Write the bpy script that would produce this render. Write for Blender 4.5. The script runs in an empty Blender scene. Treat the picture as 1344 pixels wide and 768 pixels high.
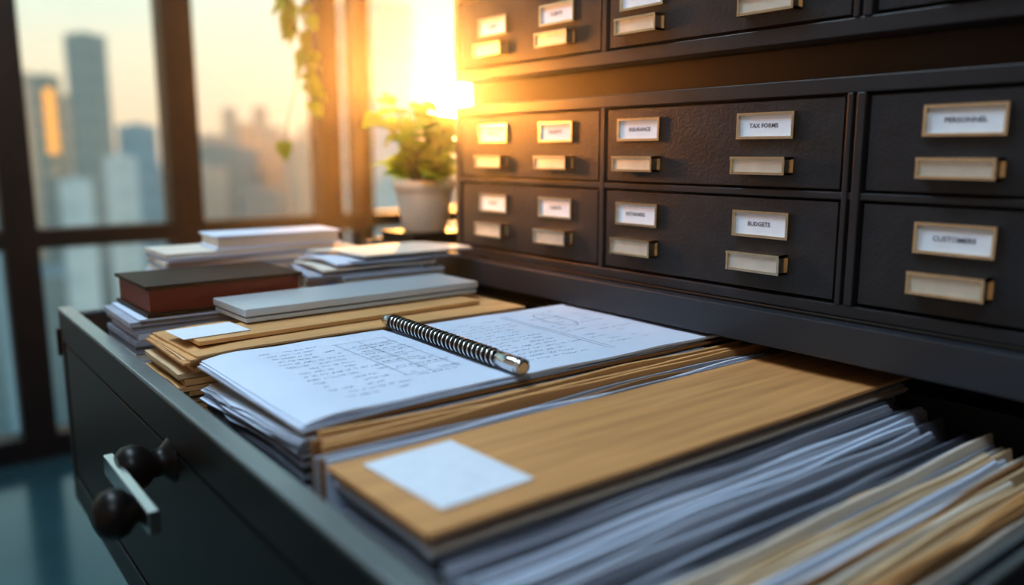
import bpy, math, random
from mathutils import Vector, Matrix, noise
random.seed(7)
S=0.8; HC=1.15
def W(x,y,z): return (x*S,y*S,HC+z*S)

# ---------------- materials ----------------
def newmat(name):
    m=bpy.data.materials.new(name); m.use_nodes=True
    nt=m.node_tree; b=nt.nodes['Principled BSDF']; return m,nt,b
def mat(name,col,rough=0.5,metal=0.0,var=0.0,vscale=(8,8,8),bump=0.0,bscale=200,spec=None,emit=None,es=0,bdist=0.001):
    m,nt,b=newmat(name)
    b.inputs['Base Color'].default_value=(*col,1); b.inputs['Roughness'].default_value=rough; b.inputs['Metallic'].default_value=metal
    if spec is not None: b.inputs['Specular IOR Level'].default_value=spec
    if emit: b.inputs['Emission Color'].default_value=(*emit,1); b.inputs['Emission Strength'].default_value=es
    tc=nt.nodes.new('ShaderNodeTexCoord')
    if var>0:
        mp=nt.nodes.new('ShaderNodeMapping'); mp.inputs['Scale'].default_value=vscale
        n=nt.nodes.new('ShaderNodeTexNoise'); n.inputs['Scale'].default_value=1; n.inputs['Detail'].default_value=5
        r=nt.nodes.new('ShaderNodeValToRGB')
        r.color_ramp.elements[0].position=.3; r.color_ramp.elements[1].position=.7
        r.color_ramp.elements[0].color=(*[c*(1-var) for c in col],1); r.color_ramp.elements[1].color=(*[min(1,c*(1+var)) for c in col],1)
        nt.links.new(tc.outputs['Object'],mp.inputs[0]); nt.links.new(mp.outputs[0],n.inputs[0]); nt.links.new(n.outputs[0],r.inputs[0]); nt.links.new(r.outputs[0],b.inputs['Base Color'])
    if bump>0:
        n=nt.nodes.new('ShaderNodeTexNoise'); n.inputs['Scale'].default_value=bscale; n.inputs['Detail'].default_value=3
        bp=nt.nodes.new('ShaderNodeBump'); bp.inputs['Strength'].default_value=bump; bp.inputs['Distance'].default_value=bdist
        nt.links.new(tc.outputs['Object'],n.inputs[0]); nt.links.new(n.outputs[0],bp.inputs['Height']); nt.links.new(bp.outputs[0],b.inputs['Normal'])
    return m
M={}
M['cab']=mat('charcoal_metal',(0.018,0.023,0.031),.42,.0,.25,(30,30,30),.7,260,spec=.45)
M['cabframe']=mat('charcoal_frame',(0.021,0.026,0.034),.40,.0,.15,(20,20,20),.2,200,spec=.45)
M['dface']=mat('drawer_enamel',(0.010,0.012,0.013),.38,.0,.15,(20,20,20),.15,200,spec=.28)
M['rim']=mat('satin_edge',(0.20,0.24,0.26),.26,.4,.1,(9,9,9),.05,200)
M['ledge']=mat('ledge_metal',(0.034,0.041,0.054),.36,.1,.1,(9,9,9),.05,200)
M['black']=mat('matt_black',(0.006,0.006,0.007),.6)
M['knob']=mat('black_satin',(0.006,0.0065,0.008),.36,spec=.25)
M['brass']=mat('pale_brass',(0.74,0.66,0.50),.25,1.0,.08,(60,60,60))
M['pull']=mat('satin_nickel',(0.68,0.69,0.65),.38,.6,.08,(60,60,60))
M['chrome']=mat('chrome',(0.65,0.65,0.66),.18,1.0)
M['dkchrome']=mat('dark_steel',(0.10,0.10,0.11),.25,.9)
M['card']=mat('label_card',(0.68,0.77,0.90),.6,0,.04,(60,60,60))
M['ink']=mat('ink',(0.12,0.14,0.18),.7)
M['pencil']=mat('pencil_grey',(0.27,0.32,0.42),.8)
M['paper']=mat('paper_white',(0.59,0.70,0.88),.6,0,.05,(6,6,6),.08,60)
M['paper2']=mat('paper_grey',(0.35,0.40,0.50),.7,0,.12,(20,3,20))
M['paper3']=mat('paper_dark',(0.10,0.115,0.15),.7,0,.2,(20,3,20))
M['cream']=mat('paper_cream',(0.58,0.44,0.28),.7,0,.12,(30,3,30))
M['ivory']=mat('paper_ivory',(0.66,0.63,0.57),.7,0,.1,(30,3,30))
M['kraft']=mat('kraft_board',(0.53,0.295,0.125),.55,0,.20,(90,5,90),.25,150)
M['kraft2']=mat('kraft_dark',(0.28,0.15,0.065),.65,0,.2,(60,5,60))
M['manila']=mat('manila',(0.58,0.345,0.155),.6,0,.15,(40,6,40),.15,120)
M['cover']=mat('book_cover_black',(0.010,0.009,0.010),.5,spec=.2)
M['red']=mat('book_red',(0.13,0.010,0.009),.5)
M['silver']=mat('silver_grey',(0.52,0.59,0.65),.35,.3,.05,(9,9,9))
M['leaf']=mat('leaf_green',(0.10,0.25,0.03),.45,0,.35,(25,25,25))
M['stem']=mat('stem',(0.12,0.16,0.04),.6)
M['pot']=mat('ceramic_white',(0.80,0.74,0.66),.4,0,.05,(9,9,9))
M['soil']=mat('soil',(0.03,0.02,0.012),.9,0,.3,(90,90,90),.8,80)
M['frame']=mat('window_frame',(0.006,0.009,0.014),.5,.0,.1,(9,9,9),spec=.3)
M['wall']=mat('wall_paint',(0.30,0.31,0.32),.8,0,.04,(3,3,3),.1,120)
M['ceil']=mat('ceiling_paint',(0.6,0.6,0.6),.85,0,.03,(3,3,3))
M['floor']=mat('polished_floor',(0.035,0.095,0.115),.16,0,.25,(1.6,1.6,1.6),.03,6)
lb=M['leaf'].node_tree.nodes['Principled BSDF']
nt=M['leaf'].node_tree
tr=nt.nodes.new('ShaderNodeBsdfTranslucent'); tr.inputs[0].default_value=(.50,.75,.05,1)
mx=nt.nodes.new('ShaderNodeMixShader'); mx.inputs[0].default_value=.45
nt.links.new(lb.outputs[0],mx.inputs[1]); nt.links.new(tr.outputs[0],mx.inputs[2]); nt.links.new(mx.outputs[0],nt.nodes['Material Output'].inputs[0])
g=bpy.data.materials.new('window_glass'); g.use_nodes=True; nt=g.node_tree; nt.nodes.clear()
o=nt.nodes.new('ShaderNodeOutputMaterial'); t=nt.nodes.new('ShaderNodeBsdfTransparent'); t.inputs[0].default_value=(.95,.98,.98,1)
gl=nt.nodes.new('ShaderNodeBsdfGlossy'); gl.inputs['Roughness'].default_value=.03; mx=nt.nodes.new('ShaderNodeMixShader'); mx.inputs[0].default_value=.04
nt.links.new(t.outputs[0],mx.inputs[1]); nt.links.new(gl.outputs[0],mx.inputs[2]); nt.links.new(mx.outputs[0],o.inputs[0])
M['glass']=g

# ---------------- mesh builder ----------------
class MB:
    def __init__(s,raw=False): s.v=[];s.f=[];s.m=[];s.sm=[];s.mats=[];s.raw=raw
    def mi(s,k):
        if k not in s.mats: s.mats.append(k)
        return s.mats.index(k)
    def P(s,p): return tuple(p) if s.raw else W(*p)
    def add(s,vs,fs,k,smooth=False):
        b=len(s.v); s.v+=[s.P(p) for p in vs]; i=s.mi(k)
        for f in fs: s.f.append(tuple(a+b for a in f)); s.m.append(i); s.sm.append(smooth)
    def box(s,x0,x1,y0,y1,z0,z1,k,rot=0,tilt=0):
        cx,cy,cz=(x0+x1)/2,(y0+y1)/2,(z0+z1)/2
        vs=[]
        for x,y,z in [(x0,y0,z0),(x1,y0,z0),(x1,y1,z0),(x0,y1,z0),(x0,y0,z1),(x1,y0,z1),(x1,y1,z1),(x0,y1,z1)]:
            dx,dy=x-cx,y-cy
            vs.append((cx+dx*math.cos(rot)-dy*math.sin(rot),cy+dx*math.sin(rot)+dy*math.cos(rot),z+dx*tilt))
        s.add(vs,[(0,3,2,1),(4,5,6,7),(0,1,5,4),(1,2,6,5),(2,3,7,6),(3,0,4,7)],k)
    def frame(s,x0,x1,z0,z1,b,y0,y1,k):
        s.box(x0,x1,y0,y1,z1-b,z1,k); s.box(x0,x1,y0,y1,z0,z0+b,k)
        s.box(x0,x0+b,y0,y1,z0+b,z1-b,k); s.box(x1-b,x1,y0,y1,z0+b,z1-b,k)
    def lathe(s,c,axis,prof,k,seg=24,smooth=True):
        a=Vector(axis).normalized(); u=a.orthogonal().normalized(); w=a.cross(u)
        vs=[];fs=[]
        for d,r in prof:
            for i in range(seg):
                an=2*math.pi*i/seg
                vs.append(tuple(Vector(c)+a*d+(u*math.cos(an)+w*math.sin(an))*r))
        for j in range(len(prof)-1):
            for i in range(seg):
                fs.append((j*seg+i,j*seg+(i+1)%seg,(j+1)*seg+(i+1)%seg,(j+1)*seg+i))
        s.add(vs,fs,k,smooth)
        s.add(vs[:seg],[tuple(range(seg))[::-1]],k); s.add(vs[-seg:],[tuple(range(seg))],k)
    def tube(s,path,r,k,seg=8):
        path=[Vector(p) for p in path]; vs=[];fs=[]; n=len(path)
        up=None
        for i,p in enumerate(path):
            t=(path[min(i+1,n-1)]-path[max(i-1,0)]).normalized()
            if up is None: up=t.orthogonal().normalized()
            up=(up-t*up.dot(t)).normalized(); w=t.cross(up)
            rr=r[i] if isinstance(r,list) else r
            for j in range(seg):
                an=2*math.pi*j/seg; vs.append(tuple(p+(up*math.cos(an)+w*math.sin(an))*rr))
        for i in range(n-1):
            for j in range(seg): fs.append((i*seg+j,i*seg+(j+1)%seg,(i+1)*seg+(j+1)%seg,(i+1)*seg+j))
        fs.append(tuple(range(seg))[::-1]); fs.append(tuple(range((n-1)*seg,n*seg)))
        s.add(vs,fs,k,True)
    def slab(s,fn,nx,ny,th,k):
        vs=[];fs=[]
        for j in range(ny+1):
            for i in range(nx+1): vs.append(fn(i/nx,j/ny))
        N=len(vs); vs+=[(x,y,z-th) for x,y,z in vs]
        id=lambda i,j:j*(nx+1)+i
        for j in range(ny):
            for i in range(nx):
                fs.append((id(i,j),id(i+1,j),id(i+1,j+1),id(i,j+1)))
                fs.append((N+id(i,j),N+id(i,j+1),N+id(i+1,j+1),N+id(i+1,j)))
        s.add(vs,fs,k,True)
        ed=[]
        for i in range(nx): ed.append((id(i,0),N+id(i,0),N+id(i+1,0),id(i+1,0))); ed.append((id(i,ny),id(i+1,ny),N+id(i+1,ny),N+id(i,ny)))
        for j in range(ny): ed.append((id(0,j),id(0,j+1),N+id(0,j+1),N+id(0,j))); ed.append((id(nx,j),N+id(nx,j),N+id(nx,j+1),id(nx,j+1)))
        s.add(vs,ed,k,False)
    def text(s,body,cx,y,cz,h,k):
        cu=bpy.data.curves.new('t','FONT'); cu.body=body; cu.size=1; cu.align_x='CENTER'; cu.align_y='CENTER'; cu.resolution_u=2; cu.offset=.02
        ob=bpy.data.objects.new('t',cu); bpy.context.collection.objects.link(ob)
        dg=bpy.context.evaluated_depsgraph_get(); me=ob.evaluated_get(dg).to_mesh()
        vs=[(cx+v.co.x*h*1.05,y,cz+v.co.y*h) for v in me.vertices]; fs=[tuple(p.vertices) for p in me.polygons]
        ob.evaluated_get(dg).to_mesh_clear(); 
        s.add(vs,fs,k); bpy.data.objects.remove(ob); bpy.data.curves.remove(cu)
    def obj(s,name,bevel=0,parent=None):
        me=bpy.data.meshes.new(name); me.from_pydata(s.v,[],s.f)
        for k in s.mats: me.materials.append(M[k])
        for p,i,sm in zip(me.polygons,s.m,s.sm): p.material_index=i; p.use_smooth=sm
        me.update(); ob=bpy.data.objects.new(name,me); bpy.context.collection.objects.link(ob)
        if bevel:
            b=ob.modifiers.new('bevel','BEVEL'); b.width=bevel; b.segments=2; b.limit_method='ANGLE'; b.angle_limit=math.radians(50)
        if parent: ob.parent=parent
        return ob

# ---------------- upper drawer cabinets ----------------
cols=[(-1.471,-1.048,(.118,.312)),(-1.029,-.591,(.077,.320)),(-.5585,-.1205,(.1185,.36)),(-.10,.338,(.1,.34))]
words=["INVOICES","RECORDS","CONTRACTS","PAYROLL","RECEIPTS","INSURANCE","TAX FORMS","PERSONNEL","ARCHIVE","PERMITS","REPORTS","LEASES","CLIENTS","RETAINERS","BUDGETS","CUSTOMERS"]
wi=[3]
def fitting(mb,cx,lz0,lz1,hz0,hz1,y):
    w=.047
    mb.box(cx-w+.003,cx+w-.003,y-.003,y,lz0+.002,lz1-.002,'card')
    mb.frame(cx-w,cx+w,lz0,lz1,.0038,y-.0075,y+.001,'brass')
    wd=words[wi[0]%len(words)]; wi[0]+=1
    mb.text(wd,cx+random.uniform(-.004,.004),y-.0036,(lz0+lz1)/2,.0084,'ink')
    w=.045
    mb.box(cx-w+.003,cx+w-.003,y-.018,y,hz0+.003,hz1-.002,'pull')
    mb.box(cx-w,cx+w,y-.022,y,hz1-.004,hz1,'brass')
    mb.box(cx-w,cx+w,y-.020,y,hz0,hz0+.0035,'brass')
    mb.box(cx-w,cx-w+.003,y-.021,y,hz0,hz1,'brass'); mb.box(cx+w-.0035,cx+w,y-.021,y,hz0,hz1,'brass')
    mb.box(cx+w,cx+w+.003,y-.004,y,hz0+.002,hz1-.002,'brass')
def bank(name,zb,zt,rows,riser=False):
    mb=MB(); X0,X1=-1.492,.36
    yf=0.0
    mb.box(X0,X1,.045,.55,zb,zt,'cabframe')
    if riser: mb.box(-1.46,.33,.05,.52,zt,zt+.050,'black')
    mb.box(X0,X1,yf,.045,rows[0][1]+.004,zt,'cabframe')
    mb.box(X0,X1,yf,.045,zb,rows[-1][0]-.004,'cabframe')
    mb.box(X0,X0+.017,yf,.045,rows[-1][0]-.004,rows[0][1]+.004,'cabframe')
    xs=[-1.0385,-.1103]
    for x in xs: mb.box(x-.0055,x+.0055,yf,.045,rows[-1][0]-.004,rows[0][1]+.004,'cabframe')
    mb.box(-.587,-.5795,yf-.002,.045,rows[-1][0]-.004,rows[0][1]+.004,'cabframe')
    mb.box(-.574,-.5625,yf-.002,.045,rows[-1][0]-.004,rows[0][1]+.004,'cabframe')
    mb.box(.342,X1,yf,.045,rows[-1][0]-.004,rows[0][1]+.004,'cabframe')
    for i in range(len(rows)-1):
        mb.box(X0+.017,.342,yf+.001,.045,rows[i+1][1]+.003,rows[i][0]-.003,'cabframe')
    c=mb.obj(name,.0012)
    ob=MB()
    for (z0,z1,l0,l1,h0,h1) in rows:
        for (x0,x1,offs) in cols:
            ob.box(x0+.002,x1-.002,.003,.04,z0+.001,z1-.001,'cab')
            for of in offs: fitting(ob,x0+of,l0,l1,h0,h1,.003)
    ob.obj('drawer_fronts',.0008,c)
rowsL=[(-.0485,.0715,.0185,.0555,-.031,-.006),(-.196,-.064,-.121,-.083,-.170,-.142)]
rowsU=[(.302+.012,.44,.372,.408,.330,.356),(.172,.302,.227,.264,.188,.214)]
bank('card_file_cabinet',-.216,.096,rowsL,True)
bank('card_file_cabinet',.1465,.462,rowsU)

# ---------------- base cabinet ----------------
zf=-HC/S
mb=MB()
mb.box(-1.89,.40,-.022,.60,-.272,-.222,'ledge')
mb.box(-1.885,.38,.0,.60,-.222,-.2165,'black')
mb.box(-1.885,-1.858,.0,.60,zf+.06,-.272,'cabframe')
mb.box(.37,.395,.0,.60,zf+.06,-.272,'cabframe')
mb.box(-.205,-.18,.0,.60,zf+.06,-.272,'cabframe')
mb.box(-1.858,.37,.575,.60,zf+.06,-.272,'cabframe')
mb.box(-1.858,.37,.0,.575,-.745,-.725,'cabframe')
mb.box(-1.858,.37,.0,.575,zf+.06,zf+.08,'cabframe')
mb.box(-1.85,.36,.03,.57,zf,zf+.06,'black')
mb.box(-1.852,-.21,-.018,.01,-1.35,-.75,'cab')
mb.box(-.175,.365,-.018,.01,-1.35,-.75,'cab')
mb.box(-.175,.365,-.018,.01,-.72,-.28,'cab')
for (x,z) in [(-1.02,-.95),(.1,-.95),(.1,-.45)]:
    mb.box(x-.1,x+.1,-.07,-.058,z-.008,z+.008,'chrome'); mb.box(x-.08,x-.07,-.06,-.018,z-.006,z+.006,'knob'); mb.box(x+.07,x+.08,-.06,-.018,z-.006,z+.006,'knob')
mb.obj('lateral_file_cabinet',.0015)

# ---------------- open drawer ----------------
mb=MB()
xl,xr=-1.832,-.228
yF=-.735;yI=-.714
mb.box(xl,xr,yF+.008,yI,-.71,-.312,'cabframe')
mb.box(xl,xr,yF-.001,yI+.003,-.313,-.306,'rim')
mb.box(xl,xr,yF,yF+.009,-.372,-.312,'dface')
mb.box(xl,xr,yF,yF+.009,-.71,-.655,'dface')
mb.box(xl,xl+.03,yF,yF+.009,-.655,-.372,'dface'); mb.box(xr-.03,xr,yF,yF+.009,-.655,-.372,'dface')
mb.box(xl+.036,xr-.036,yF+.002,yF+.009,-.649,-.378,'dface')
for x0,x1 in [(xl+.006,xl+.018),(xr-.018,xr-.006)]:
    mb.box(x0,x1,yI,.12,-.70,-.318,'cabframe'); mb.box(x0-.004,x1+.004,yI,.12,-.325,-.318,'rim')
    mb.box(x0-.004,x1+.004,yI,.45,-.52,-.50,'dkchrome')
mb.box(xl+.006,xr-.006,yI,.12,-.705,-.697,'cabframe')
mb.box(xl+.006,xr-.006,.112,.12,-.70,-.33,'cabframe')
mb.box(xl-.008,xl+.004,yF-.006,yF+.03,-.405,-.350,'knob'); mb.lathe((xl-.012,yF+.012,-.378),(1,0,0),[(-.004,.004),(-.003,.009),(.006,.009)],'dkchrome',14)
drawer=mb.obj('open_file_drawer',.0014)
h=MB(); hz=-.392
h.box(-1.10,-.885,-.806,-.794,hz-.013,hz+.013,'chrome')
h.lathe((-1.065,yF+.009,hz),(0,-1,0),[(0,.028),(.008,.030),(.014,.024),(.02,.018),(.032,.018),(.040,.026),(.052,.030),(.064,.028),(.072,.020)],'knob',24)
h.lathe((-.940,-.790,hz-.002),(0,-1,0),[(0,.012),(.004,.015),(.016,.015),(.022,.020),(.028,.026),(.038,.029),(.048,.026),(.056,.019),(.060,.010)],'knob',28)
h.obj('handle',.0008,drawer)

# ---------------- drawer contents ----------------
zb=-.6965
def N(x,y,z=0): return noise.noise(Vector((x,y,z)))
def flat_stack(mb,x0,x1,y0,y1,z0,z1,th,keys,jx=.006,jy=.006,jr=.01,wav=.0):
    z=z0;i=0
    while z<z1-1e-5:
        t=min(random.uniform(.6,1.4)*th, z1-z)
        k=random.choice(keys); ax,ay,r=random.uniform(-jx,jx),random.uniform(-jy,jy),random.uniform(-jr,jr)
        cx,cy=(x0+x1)/2+ax,(y0+y1)/2+ay; hx,hy=(x1-x0)/2,(y1-y0)/2; sd=random.random()*50
        if z>z1-.14 and wav>0:
            zz=z+t*.86; amp=wav
            def fn(u,v,cx=cx,cy=cy,r=r,zz=zz,sd=sd):
                dx=(u*2-1)*hx;dy=(v*2-1)*hy
                e=.002*N(v*9,sd)
                return (cx+dx*math.cos(r)-dy*math.sin(r)+(e if u>.5 else -e),cy+dx*math.sin(r)+dy*math.cos(r),zz+amp*N(u*2,v*5,zz*12))
            mb.slab(fn,4,14,t*.8,k)
        else: mb.box(cx-hx,cx+hx,cy-hy,cy+hy,z,z+t*.88,k,r)
        z+=t; i+=1

mb=MB(); flat_stack(mb,-1.108,-.79,-.665,.05,zb,-.312,.0085,['paper','paper2','paper3','paper','paper2','ivory'],.006,.010,.004,.003)
for i in range(9):
    zz=-.311+i*.0022; dx=random.uniform(-.004,.008); sd=i*3.1; dr=.008+.004*random.random()
    def fn(u,v,zz=zz,dx=dx,sd=sd,dr=dr):
        x=-1.115+.333*u+dx*(1-u); y=-.675+.65*v
        f=max(0,1-v*4)
        return (x+.005*N(v*6,sd),y+.008*N(u*4,sd),zz-dr*f*f*(1.2-u)*2+.0012*N(u*3,v*6,sd))
    mb.slab(fn,8,20,.0014,['paper','paper3','paper','paper2'][i%4])
mb.obj('paper_stack')
nb=MB()
def page(x0,x1,y0,y1,z,rot,th,k,curl=.004,sd=0):
    cx,cy=(x0+x1)/2,(y0+y1)/2
    def fn(u,v):
        dx=(u-.5)*(x1-x0);dy=(v-.5)*(y1-y0)
        f=max(0,1-v*5)
        return (cx+dx*math.cos(rot)-dy*math.sin(rot),cy+dx*math.sin(rot)+dy*math.cos(rot),z-curl*f*f+.0015*N(u*2+sd,v*4))
    nb.slab(fn,10,24,th,k)
    return fn
page(-1.128,-.782,-.672,.045,-.2865,0,.0035,'kraft2',.003,1)
page(-1.125,-.784,-.675,-.02,-.2835,.008,.002,'paper2',.005,2)
page(-1.127,-.786,-.672,.03,-.2812,-.004,.0016,'paper',.005,3)
p1=page(-1.128,-.788,-.668,-.385,-.2775,.004,.003,'paper',.006,5)
p2=page(-1.122,-.784,-.372,.035,-.2775,-.006,.003,'paper',.0,9)
def stroke(fn,pts,w,k='pencil'):
    for (a,b),(c,d) in zip(pts[:-1],pts[1:]):
        A=Vector(fn(a,b));B=Vector(fn(c,d)); t=(B-A)
        if t.length<1e-6: continue
        n=Vector((-t.y,t.x,0)).normalized()*w
        q=[A-n,B-n,B+n,A+n]; nb.add([(p.x,p.y,p.z+.0006) for p in q],[(0,1,2,3)],k)
def writing(fn,u0,u1,v0,v1,rows,seed,dens=.85,amp=.009):
    rnd=random.Random(seed)
    for r in range(rows):
        u=u0+(u1-u0)*(r+.5)/rows; v=v0+rnd.random()*.03; end=v1-rnd.random()*.25*(v1-v0)
        while v<end:
            L=rnd.uniform(.02,.07)
            if rnd.random()<dens:
                n=int(L/.004)+2
                stroke(fn,[(u+rnd.uniform(-amp,amp),v+L*i/n) for i in range(n+1)],.00045)
            v+=L+.014
writing(p1,.10,.9,.22,.60,15,1); writing(p1,.2,.8,.64,.93,12,2,.7)
writing(p2,.12,.88,.10,.42,15,3); writing(p2,.1,.85,.5,.8,13,5,.6)
for i in range(7):
    u=.15+i*.1; stroke(p1,[(u,.60),(u,.92)],.0004)
for v in (.62,.75,.9): stroke(p1,[(.15,v),(.75,v)],.0004)
for v in (.46,.48): stroke(p2,[(.1,v),(.9,v)],.0005)
stroke(p2,[(.3+.16*math.cos(a*.4),.62+.05*math.sin(a*.4)) for a in range(17)],.0006)
nb.obj('notebook')
sp=MB(); y0=-.378; r=.0098; z0=-.2772+r+.0035
A=Vector((-1.142,y0+.004,z0)); B=Vector((-.772,y0-.006,z0)); ax=(B-A); L=ax.length
sp.lathe(A,ax,[(0,.004),(.004,.0085),(.02,.009),(.024,.0078),(L-.055,.0078),(L-.052,.0105),(L-.012,.0108),(L-.010,.0092),(L-.007,.0092),(L-.004,.0108),(L-.001,.0098),(L,.006)],'chrome',24)
n=26; u=ax.normalized(); o1=Vector((0,1,0)); o2=Vector((0,0,1)); path=[]
for i in range(n*14):
    t=i/(n*14-1); an=t*n*2*math.pi
    path.append(A+u*(.026+t*(L-.085))+(o1*math.cos(an)+o2*math.sin(an))*.0098)
sp.tube(path,.0026,'knob',7)
path=[p+u*.0050 for p in path]
sp.tube(path,.0017,'chrome',6)
sp.obj('spiral_pen')

def upright(mb,x0,x1,n,keys,zt,ya,yb,lean=0,ztj=.008,th=None,drop=0,ysl=.015):
    for i in range(n):
        x=x0+(x1-x0)*(i+.5)/n; t=th or (x1-x0)/n*.8; k=keys[i%len(keys)] if len(keys)>=n else random.choice(keys)
        zz=zt+random.uniform(-ztj,ztj)+drop*(i/n); sd=random.random()*90
        y0=ya+random.uniform(-ysl,ysl)*.6; y1=yb+random.uniform(-ysl,ysl)*2
        vs=[];fs=[];ny=22;nz=4
        for side in (0,1):
            for j in range(ny+1):
                for q in range(nz+1):
                    v=j/ny;w=q/nz
                    xx=x+(t if side else 0)+lean*(1-w)+.0045*N(v*4,sd)*w
                    vs.append((xx,y0+(y1-y0)*v,zb+(zz+.005*N(v*4,sd,3)-zb)*w))
        M1=(ny+1)*(nz+1); id=lambda s,j,q:s*M1+j*(nz+1)+q
        for j in range(ny):
            for q in range(nz):
                fs.append((id(0,j,q),id(0,j,q+1),id(0,j+1,q+1),id(0,j+1,q))); fs.append((id(1,j,q),id(1,j+1,q),id(1,j+1,q+1),id(1,j,q+1)))
            fs.append((id(0,j,nz),id(1,j,nz),id(1,j+1,nz),id(0,j+1,nz)))
        for q in range(nz):
            fs.append((id(0,0,q),id(1,0,q),id(1,0,q+1),id(0,0,q+1))); fs.append((id(0,ny,q),id(0,ny,q+1),id(1,ny,q+1),id(1,ny,q)))
        mb.add(vs,fs,k,False)
mb=MB()
upright(mb,-.778,-.744,5,['kraft','manila','kraft2','manila','kraft'],-.292,-.668,.07,0,.003)
upright(mb,-.744,-.710,8,['paper','paper2','ivory','paper','kraft2','paper','paper2','paper'],-.305,-.672,.06,0,.006)
mb.obj('hanging_folder')
mb=MB(); flat_stack(mb,-.698,-.535,-.668,.09,zb,-.318,.0075,['paper','paper2','paper','paper2','ivory','cream','paper2'],.004,.008,.004,.002)
for i in range(6):
    def fn(u,v,i=i): return (-.703+.008*(i%3)*.4+(.176-.002*i)*u,-.676+.004*(i%2)+.77*v,-.3175+i*.0024+.001*N(u*2,v*5,i)-.006*max(0,u-.85)/.15*(1 if i<4 else .0))
    mb.slab(fn,8,20,.0018,['paper','paper2','ivory','paper','kraft2','kraft'][i])
def fn(u,v): return (-.706+.186*u,-.682+.785*v,-.2995+.0012*N(u*2,v*4,2))
mb.slab(fn,8,24,.0045,'kraft')
mb.obj('kraft_folder_stack')
mb=MB(); mb.box(-.684,-.552,-.652,-.548,-.2985,-.2968,'card',.04); mb.obj('index_card')
mb=MB()
upright(mb,-.520,-.462,13,['paper2','paper','paper2','paper3','paper3','paper2'],-.326,-.665,.03,.075,.007,.0036,-.014,.02)  # dark sheets here put the shadows between leaning papers into the colour
upright(mb,-.462,-.415,9,['paper2','paper3','paper2','paper3','paper'],-.343,-.66,.02,.07,.007,.004,-.006,.03)
upright(mb,-.415,-.405,2,['kraft','kraft'],-.350,-.45,-.10,.07,.002,.004,0,.01)
mb.obj('document_sheaf')
mb=MB()
upright(mb,-.402,-.352,12,['ivory','paper','cream','ivory','paper2','kraft2','cream'],-.346,-.66,0,.06,.006,.0036,-.006,.03)
upright(mb,-.352,-.300,11,['cream','ivory','cream','manila','cream','kraft2','kraft'],-.352,-.655,-.02,.045,.006,.004,-.012,.03)
mb.obj('document_sheaf')
mb=MB(); flat_stack(mb,-1.325,-1.150,-.685,-.09,zb,-.285,.0085,['manila','cream','kraft2','ivory','kraft','manila'],.005,.012,.004,.003)
for i in range(3):
    def fn(u,v,i=i): return (-1.338+.002*i+.200*u,-.69+.005*i+(.60-.01*i)*v+.01*u*i*.4,-.2825+i*.0042+.0015*N(u*2,v*4,i*7)-.004*max(0,.12-v)/.12)
    mb.slab(fn,8,20,.003,['kraft','manila','manila'][i])
mb.obj('manila_folder_stack')
mb=MB(); mb.box(-1.275,-1.185,-.66,-.15,-.2725,-.266,'manila',.05); mb.box(-1.272,-1.195,-.675,-.575,-.2655,-.2640,'card',.06); mb.obj('manila_envelope',.0006)
mb=MB()
mb.box(-1.385,-1.250,-.565,-.115,-.2635,-.2560,'silver',.03); mb.box(-1.381,-1.254,-.560,-.12,-.2560,-.2535,'paper2',.03); mb.box(-1.387,-1.248,-.567,-.113,-.2535,-.2415,'silver',.03)
mb.obj('silver_binder',.003)
mb=MB(); flat_stack(mb,-1.60,-1.405,-.69,-.37,zb,-.268,.010,['ivory','paper','paper2','paper'],.006,.008,.01); mb.obj('magazine_stack')
mb=MB()
def book(mb,x0,x1,y0,y1,z0,z1,cov,pg,rot=0,c=.004):
    mb.box(x0,x1,y0,y1,z0,z0+c,cov,rot); mb.box(x0+.003,x1-.005,y0+.006,y1-.006,z0+c,z1-c,pg,rot); mb.box(x0,x1,y0,y1,z1-c,z1,cov,rot)
book(mb,-1.598,-1.400,-.672,-.40,-.2665,-.2150,'cover','red',.02,.006)
mb.obj('hardcover_book',.001)
mb=MB()
flat_stack(mb,-1.800,-1.645,-.60,-.12,zb,-.27,.011,['ivory','paper','cream','paper2'],.005,.01,.01)
z=-.27
for i in range(9):
    t=.0085; k=['ivory','paper2','cover','paper','ivory','paper2','ivory','paper2','ivory'][i]
    r=random.uniform(-.08,.04); ox=random.uniform(-.006,.01)
    mb.box(-1.80+ox,-1.64+ox,-.57,-.20+random.uniform(-.03,.04),z,z+t*.9,k,r); z+=t
ztop=z
mb.obj('magazine_stack')
mb=MB()
flat_stack(mb,-1.600,-1.42,-.32,-.09,zb,-.232,.011,['ivory','paper','paper2','kraft2','paper'],.006,.012,.02)
for i in range(5):
    def fn(u,v,i=i): return (-1.605+.185*u+.004*i,-.34+.25*v+.008*i+.02*u*(i-2),-.2285+.0075*i+.010*math.sin(u*2.6)*(i%3)*.5+.003*N(u*3,v*3,i))
    mb.slab(fn,10,8,.004,['paper2','ivory','paper','paper2','ivory'][i])
mb.obj('magazine_stack')
mb=MB(); book(mb,-1.77,-1.645,-.47,-.20,ztop,ztop+.028,'paper','ivory',-.04,.004); mb.obj('white_book',.001)

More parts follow.
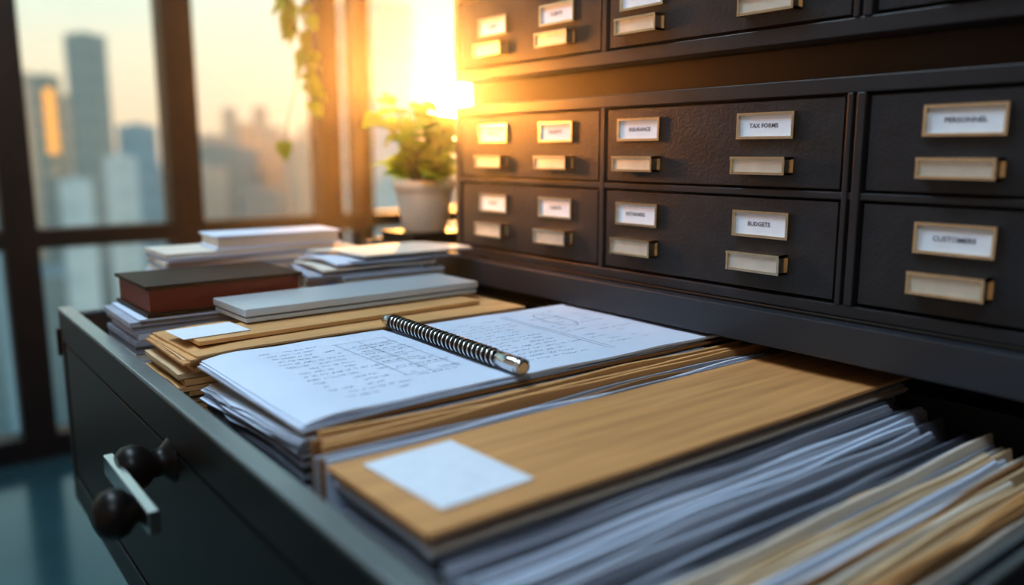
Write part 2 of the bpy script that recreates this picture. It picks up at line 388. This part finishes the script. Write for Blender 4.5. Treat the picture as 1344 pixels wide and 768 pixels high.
# ---------------- plant ----------------
def leaf(mb,pos,d,nrm,size,k='leaf'):
    d=Vector(d).normalized(); n=Vector(nrm); n=(n-d*n.dot(d)).normalized(); s=d.cross(n)
    out=[(0,0),(-.10,.22),(0.05,.42),(.28,.47),(.55,.36),(.8,.17),(1,0)]
    L=len(out); vs=[]
    for a,b in out: vs.append(Vector(pos)+d*size*max(a,0.0)-n*size*.25*max(a,0)**2)
    for sg in (1,-1):
        for a,b in out: vs.append(Vector(pos)+d*size*a+s*sg*size*b+n*size*(.18*b-.25*max(a,0)**2))
    fs=[]
    for i in range(L-1):
        fs.append((i,i+1,L+i+1,L+i)); fs.append((i,2*L+i,2*L+i+1,i+1))
    mb.add([tuple(v) for v in vs],fs,k,True)
mb=MB(raw=True)
px,py=-1.372,.045; zl=HC-.2165*S
bx=MB(raw=True)
bx.box(px-.062,px+.062,py-.062,py+.062,zl,zl+.018,'cover'); bx.box(px-.065,px+.065,py-.065,py+.065,zl+.018,zl+.022,'black'); bx.obj('plant_stand',.001)
zp=zl+.022
mb.lathe((px,py,zp),(0,0,1),[(0,.040),(.004,.043),(.07,.054),(.080,.056),(.082,.060),(.097,.061),(.099,.057),(.094,.054),(.086,.052)],'pot',32)
mb.lathe((px,py,zp+.084),(0,0,1),[(0,.052),(.004,.051),(.006,.02)],'soil',24)
rnd=random.Random(4)
for i in range(44):
    an=rnd.uniform(0,6.28); rr=rnd.uniform(.01,.098); hh=rnd.uniform(.015,.165)
    if rr>.06: hh*=.75
    base=Vector((px+.02*math.cos(an),py+.02*math.sin(an),zp+.088)); top=Vector((px+rr*math.cos(an)-.015,py+rr*math.sin(an)-.012,zp+.09+hh))
    mid=(base+top)/2+Vector((0,0,.02))
    mb.tube([base,mid,top],.0015,'stem',5)
    out=Vector((math.cos(an),math.sin(an),rnd.uniform(-.3,.6)))
    for q in range(3):
        dd=out+Vector((rnd.uniform(-.9,.9),rnd.uniform(-.9,.9),rnd.uniform(-.3,.5)))
        pp=top if q==0 else mid.lerp(top,rnd.uniform(.4,.95))
        leaf(mb,pp,dd,(rnd.uniform(-.6,.6),rnd.uniform(-.6,.6),1),rnd.uniform(.036,.060))
mb.obj('potted_pothos')
mb=MB(raw=True); hx,hy,hz=-1.96,.02,1.78
mb.lathe((hx,hy,hz),(0,0,1),[(0,.05),(.01,.075),(.09,.10),(.12,.102),(.12,.094),(.10,.09)],'pot',28)
mb.lathe((hx,hy,hz+.1),(0,0,1),[(0,.09),(.005,.06)],'soil',20)
for i in range(3):
    an=i*2.094; mb.tube([(hx+.1*math.cos(an),hy+.1*math.sin(an),hz+.118),(hx,hy,hz+.5)],.002,'knob',5)
mb.tube([(hx,hy,hz+.5),(hx,hy,3.0)],.003,'knob',6)
def vine(pts,n,seed,smin=.03,smax=.05):
    rnd=random.Random(seed); P=[Vector(p) for p in pts]
    path=[]
    for i in range(len(P)-1):
        for q in range(6): path.append(P[i].lerp(P[i+1],q/6))
    path.append(P[-1]); mb.tube(path,.0018,'stem',5)
    for i in range(n):
        t=(i+.5)/n*(len(path)-1); p=path[int(t)]
        an=rnd.uniform(0,6.28); leaf(mb,p,(math.cos(an),math.sin(an),rnd.uniform(-1.2,-.1)),(rnd.uniform(-.4,.9),rnd.uniform(-.9,.2),.5),rnd.uniform(smin,smax))
vine([(hx+.05,hy+.05,hz+.12),(hx+.10,hy+.05,hz+.10),(hx+.06,hy-.01,hz-.1),(hx+.05,hy-.01,hz-.28),(hx+.04,hy+.03,hz-.37),(hx+.04,hy+.045,hz-.50)],34,3,.034,.056)
vine([(hx,hy+.05,hz+.12),(hx+.02,hy+.10,hz+.10),(hx+.03,hy+.06,hz-.2),(hx+.02,hy+.05,hz-.36),(hx+.03,hy+.05,hz-.54)],28,6,.034,.056)
vine([(hx-.03,hy-.04,hz+.12),(hx,hy-.08,hz+.08),(hx,hy-.0,hz-.2),(hx+.01,hy+.02,hz-.36)],26,12,.034,.056)
mb.tube([(hx+.03,hy+.03,hz-.42),(hx,hy+.0,hz-.55),(hx-.005,hy-.01,hz-.62)],.0013,'stem',5)
leaf(mb,(hx-.005,hy-.01,hz-.605),(.2,-.1,-1),(.7,-.7,.2),.048); leaf(mb,(hx-.005,hy-.01,hz-.610),(-.6,-.4,-.6),(.7,-.7,.2),.035)
mb.obj('hanging_plant')

# ---------------- room ----------------
XW=-3.48; X1=2.4; Y0=-2.6; Y1=2.3; ZC=3.0
def rb(name,x0,x1,y0,y1,z0,z1,k,bev=0):
    m=MB(raw=True); m.box(x0,x1,y0,y1,z0,z1,k); return m.obj(name,bev)
rb('floor',XW-.2,X1,Y0,Y1,-.1,0,'floor'); rb('ceiling',XW-.2,X1,Y0,Y1,ZC,ZC+.1,'ceil')
rb('wall_back',XW-.2,X1+.1,Y1,Y1+.1,-.1,ZC+.1,'wall'); rb('wall_front',XW-.2,X1+.1,Y0-.1,Y0,-.1,ZC+.1,'wall'); rb('wall_right',X1,X1+.1,Y0,Y1,-.1,ZC+.1,'wall')
m=MB(raw=True)
zt=.835
for y,w in [(-2.54,.12),(-1.75,.12),(-1.07,.12),(-.40,.11),(.195,.12),(.83,.10),(1.0,.07),(1.70,.08),(2.24,.12)]:
    m.box(XW-.06,XW+.06,y-w/2,y+w/2,.09,ZC-.002,'frame')
m.box(XW-.055,XW+.055,Y0,Y1,zt-.035,zt+.035,'frame'); m.box(XW-.055,XW+.055,Y0,Y1,.002,.09,'frame'); m.box(XW-.055,XW+.055,Y0,Y1,ZC-.12,ZC-.002,'frame')
m.box(XW-.004,XW+.002,Y0,Y1,.09,ZC-.12,'glass')
m.obj('window_1')

# ---------------- city ----------------
def bmat(name,col,dark):
    m,nt,b=newmat(name); b.inputs['Roughness'].default_value=.6
    tc=nt.nodes.new('ShaderNodeTexCoord'); sx=nt.nodes.new('ShaderNodeSeparateXYZ'); nt.links.new(tc.outputs['Object'],sx.inputs[0])
    def band(out,per,th):
        a=nt.nodes.new('ShaderNodeMath'); a.operation='MULTIPLY'; a.inputs[1].default_value=1/per; nt.links.new(out,a.inputs[0])
        f=nt.nodes.new('ShaderNodeMath'); f.operation='FRACT'; nt.links.new(a.outputs[0],f.inputs[0])
        g=nt.nodes.new('ShaderNodeMath'); g.operation='GREATER_THAN'; g.inputs[1].default_value=th; nt.links.new(f.outputs[0],g.inputs[0]); return g
    z=band(sx.outputs[2],3.5,.45); y=band(sx.outputs[1],3,.3)
    mu=nt.nodes.new('ShaderNodeMath'); mu.operation='MULTIPLY'; nt.links.new(z.outputs[0],mu.inputs[0]); nt.links.new(y.outputs[0],mu.inputs[1])
    mx=nt.nodes.new('ShaderNodeMix'); mx.data_type='RGBA'; mx.inputs[6].default_value=(*col,1); mx.inputs[7].default_value=(*dark,1)
    nt.links.new(mu.outputs[0],mx.inputs[0]); nt.links.new(mx.outputs[2],b.inputs['Base Color']); M[name]=m
bmat('tower_blue',(.32,.48,.57),(.27,.43,.52)); bmat('tower_grey',(.36,.44,.45),(.32,.40,.42)); bmat('tower_haze',(.68,.61,.54),(.62,.57,.51)); bmat('tower_dark',(.16,.28,.34),(.13,.24,.30)); bmat('tower_pale',(.68,.78,.80),(.60,.71,.74))  # distance haze painted into the facade colours, paler where hazier
M['city_ground']=mat('city_ground',(.15,.25,.30),.8,0,.4,(.02,.02,.02))
M['glint_panes']=mat('sunset_glint',(.6,.3,.1),.4,emit=(1,.42,.10),es=1.2)  # emission stands in for sunset light reflected by the panes
m=MB(raw=True)
def bld(s,w,top,D,k,zb=-70):
    y=-.8+s*D; z=HC+top*D; wy=w*D
    m.box(-D-wy*.8,-D,y-wy/2,y+wy/2,zb,z,k)
    m.box(-D-wy*.5,-D-wy*.2,y-wy/5,y+wy/5,z,z+wy*.08,k)
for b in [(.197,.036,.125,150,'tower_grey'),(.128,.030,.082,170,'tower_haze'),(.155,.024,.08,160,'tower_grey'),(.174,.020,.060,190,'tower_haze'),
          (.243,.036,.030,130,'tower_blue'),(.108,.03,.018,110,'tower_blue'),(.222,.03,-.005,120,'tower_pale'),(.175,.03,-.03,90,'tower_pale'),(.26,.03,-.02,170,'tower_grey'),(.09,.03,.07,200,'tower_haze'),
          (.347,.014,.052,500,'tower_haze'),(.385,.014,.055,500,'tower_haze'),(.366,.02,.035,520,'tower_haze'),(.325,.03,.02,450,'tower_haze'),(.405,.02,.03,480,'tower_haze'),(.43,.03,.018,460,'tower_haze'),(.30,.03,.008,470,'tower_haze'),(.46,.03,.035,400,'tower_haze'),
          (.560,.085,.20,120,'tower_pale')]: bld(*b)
rnd=random.Random(11)
for i in range(230):
    D=rnd.uniform(90,650); s=rnd.uniform(-.9,1.3); 
    top=rnd.uniform(-58,-12)/D if D<250 else rnd.uniform(-45,6)/D
    if .6<s<.8: top=min(top,0)
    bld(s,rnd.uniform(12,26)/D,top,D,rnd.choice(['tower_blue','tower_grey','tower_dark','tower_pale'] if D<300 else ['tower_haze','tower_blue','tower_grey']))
for i in range(5): m.box(-159.9,-159.7,-.8+.150*160,-.8+.160*160,1+i*2.2,2.8+i*2.2,'glint_panes')
m.obj('city_skyline')
m=MB(raw=True); m.box(-1500,-20,-1200,1800,-71,-70,'city_ground'); m.obj('ground')

# ---------------- added haze box that spreads the sun's glow over the drawer ----------------
hm=bpy.data.materials.new('glow_haze'); hm.use_nodes=True; nt=hm.node_tree; nt.nodes.clear()
o=nt.nodes.new('ShaderNodeOutputMaterial'); vs=nt.nodes.new('ShaderNodeVolumeScatter'); vs.inputs['Density'].default_value=.019; vs.inputs['Anisotropy'].default_value=.91; vs.inputs['Color'].default_value=(1,.92,.82,1)
nt.links.new(vs.outputs[0],o.inputs['Volume']); M['haze']=hm
rb('glow_haze',-1.24,.6,-1.9,-.03,1.03,2.6,'haze')

# ---------------- world / lights ----------------
w=bpy.data.worlds.new('sunset'); bpy.context.scene.world=w; w.use_nodes=True; nt=w.node_tree; bg=nt.nodes['Background']
tc=nt.nodes.new('ShaderNodeTexCoord'); sx=nt.nodes.new('ShaderNodeSeparateXYZ'); nt.links.new(tc.outputs['Generated'],sx.inputs[0])
rp=nt.nodes.new('ShaderNodeValToRGB'); e=rp.color_ramp.elements
e[0].position=0; e[0].color=(.33,.38,.40,1); e[1].position=1; e[1].color=(.25,.42,.60,1)
for p,c in [(.48,(.45,.43,.40,1)),(.505,(.88,.66,.46,1)),(.55,(.90,.80,.60,1)),(.60,(.66,.84,.76,1)),(.80,(.34,.54,.68,1))]:
    q=e.new(p); q.color=c
mr=nt.nodes.new('ShaderNodeMapRange'); mr.inputs[1].default_value=-1; mr.inputs[2].default_value=1; nt.links.new(sx.outputs[2],mr.inputs[0]); nt.links.new(mr.outputs[0],rp.inputs[0])
sd=Vector((-1,.68,.066)).normalized()
nm=nt.nodes.new('ShaderNodeVectorMath'); nm.operation='NORMALIZE'; nt.links.new(tc.outputs['Generated'],nm.inputs[0])
dp=nt.nodes.new('ShaderNodeVectorMath'); dp.operation='DOT_PRODUCT'; dp.inputs[1].default_value=sd; nt.links.new(nm.outputs[0],dp.inputs[0])
mxx=nt.nodes.new('ShaderNodeMath'); mxx.operation='MAXIMUM'; mxx.inputs[1].default_value=0; nt.links.new(dp.outputs['Value'],mxx.inputs[0])
cur=rp.outputs[0]
for pw,st,col in [(16,.06,(1,.55,.2)),(160,.7,(1,.5,.14)),(3000,60,(1,.7,.3))]:
    po=nt.nodes.new('ShaderNodeMath'); po.operation='POWER'; po.inputs[1].default_value=pw; nt.links.new(mxx.outputs[0],po.inputs[0])
    vm=nt.nodes.new('ShaderNodeVectorMath'); vm.operation='SCALE'; vm.inputs[0].default_value=[c*st for c in col]; nt.links.new(po.outputs[0],vm.inputs['Scale'])
    ad=nt.nodes.new('ShaderNodeVectorMath'); ad.operation='ADD'; nt.links.new(cur,ad.inputs[0]); nt.links.new(vm.outputs[0],ad.inputs[1]); cur=ad.outputs[0]
nt.links.new(cur,bg.inputs[0]); bg.inputs[1].default_value=1.10
def light(name,typ,loc,energy,col,aim=None,**kw):
    l=bpy.data.lights.new(name,typ); l.energy=energy; l.color=col
    for k,v in kw.items(): setattr(l,k,v)
    o=bpy.data.objects.new(name,l); o.location=loc; bpy.context.collection.objects.link(o)
    if aim is not None: o.rotation_euler=(Vector(aim)-Vector(loc)).to_track_quat('-Z','Y').to_euler()
    return o
sl=Vector((-1,.63,.082)).normalized()
sun=light('sun','SUN',(-3,2,2),9.0,(1,.42,.10),angle=math.radians(2)); sun.rotation_euler=(-sl).to_track_quat('-Z','Y').to_euler()
light('ceiling_fill_light','AREA',(-1.6,-.9,2.95),40,(.70,.88,1),(-1.6,-.9,0),shape='RECTANGLE',size=1.6,size_y=.6)  # both ceiling areas are added fill light, no panel fixtures
light('ceiling_fill_light.001','AREA',(.6,-1.5,2.95),24,(.80,.92,1),(.6,-1.5,0),shape='RECTANGLE',size=1.2,size_y=.6)
light('added_warm_spot','SPOT',(-1.36,-.24,1.26),17,(1,.34,.05),(-1.14,0,1.22),shadow_soft_size=.06,spot_size=math.radians(92),spot_blend=1.0)  # added warm spot with no visible source, tints cabinet faces the sun misses

# ---------------- camera ----------------
cd=bpy.data.cameras.new('camera'); cam=bpy.data.objects.new('camera',cd); bpy.context.collection.objects.link(cam)
cam.location=(0,-S,HC); F=Vector((-.7796,.6032,-.169)); cam.rotation_euler=F.to_track_quat('-Z','Y').to_euler()
cd.lens=28.74; cd.sensor_width=36; cd.clip_start=.02; cd.clip_end=4000
cd.dof.use_dof=True; cd.dof.focus_distance=.95; cd.dof.aperture_fstop=1.6
sc=bpy.context.scene; sc.camera=cam
sc.view_settings.view_transform='Standard'
try: sc.view_settings.look='Medium High Contrast'
except Exception as ex: print('LOOK',ex)
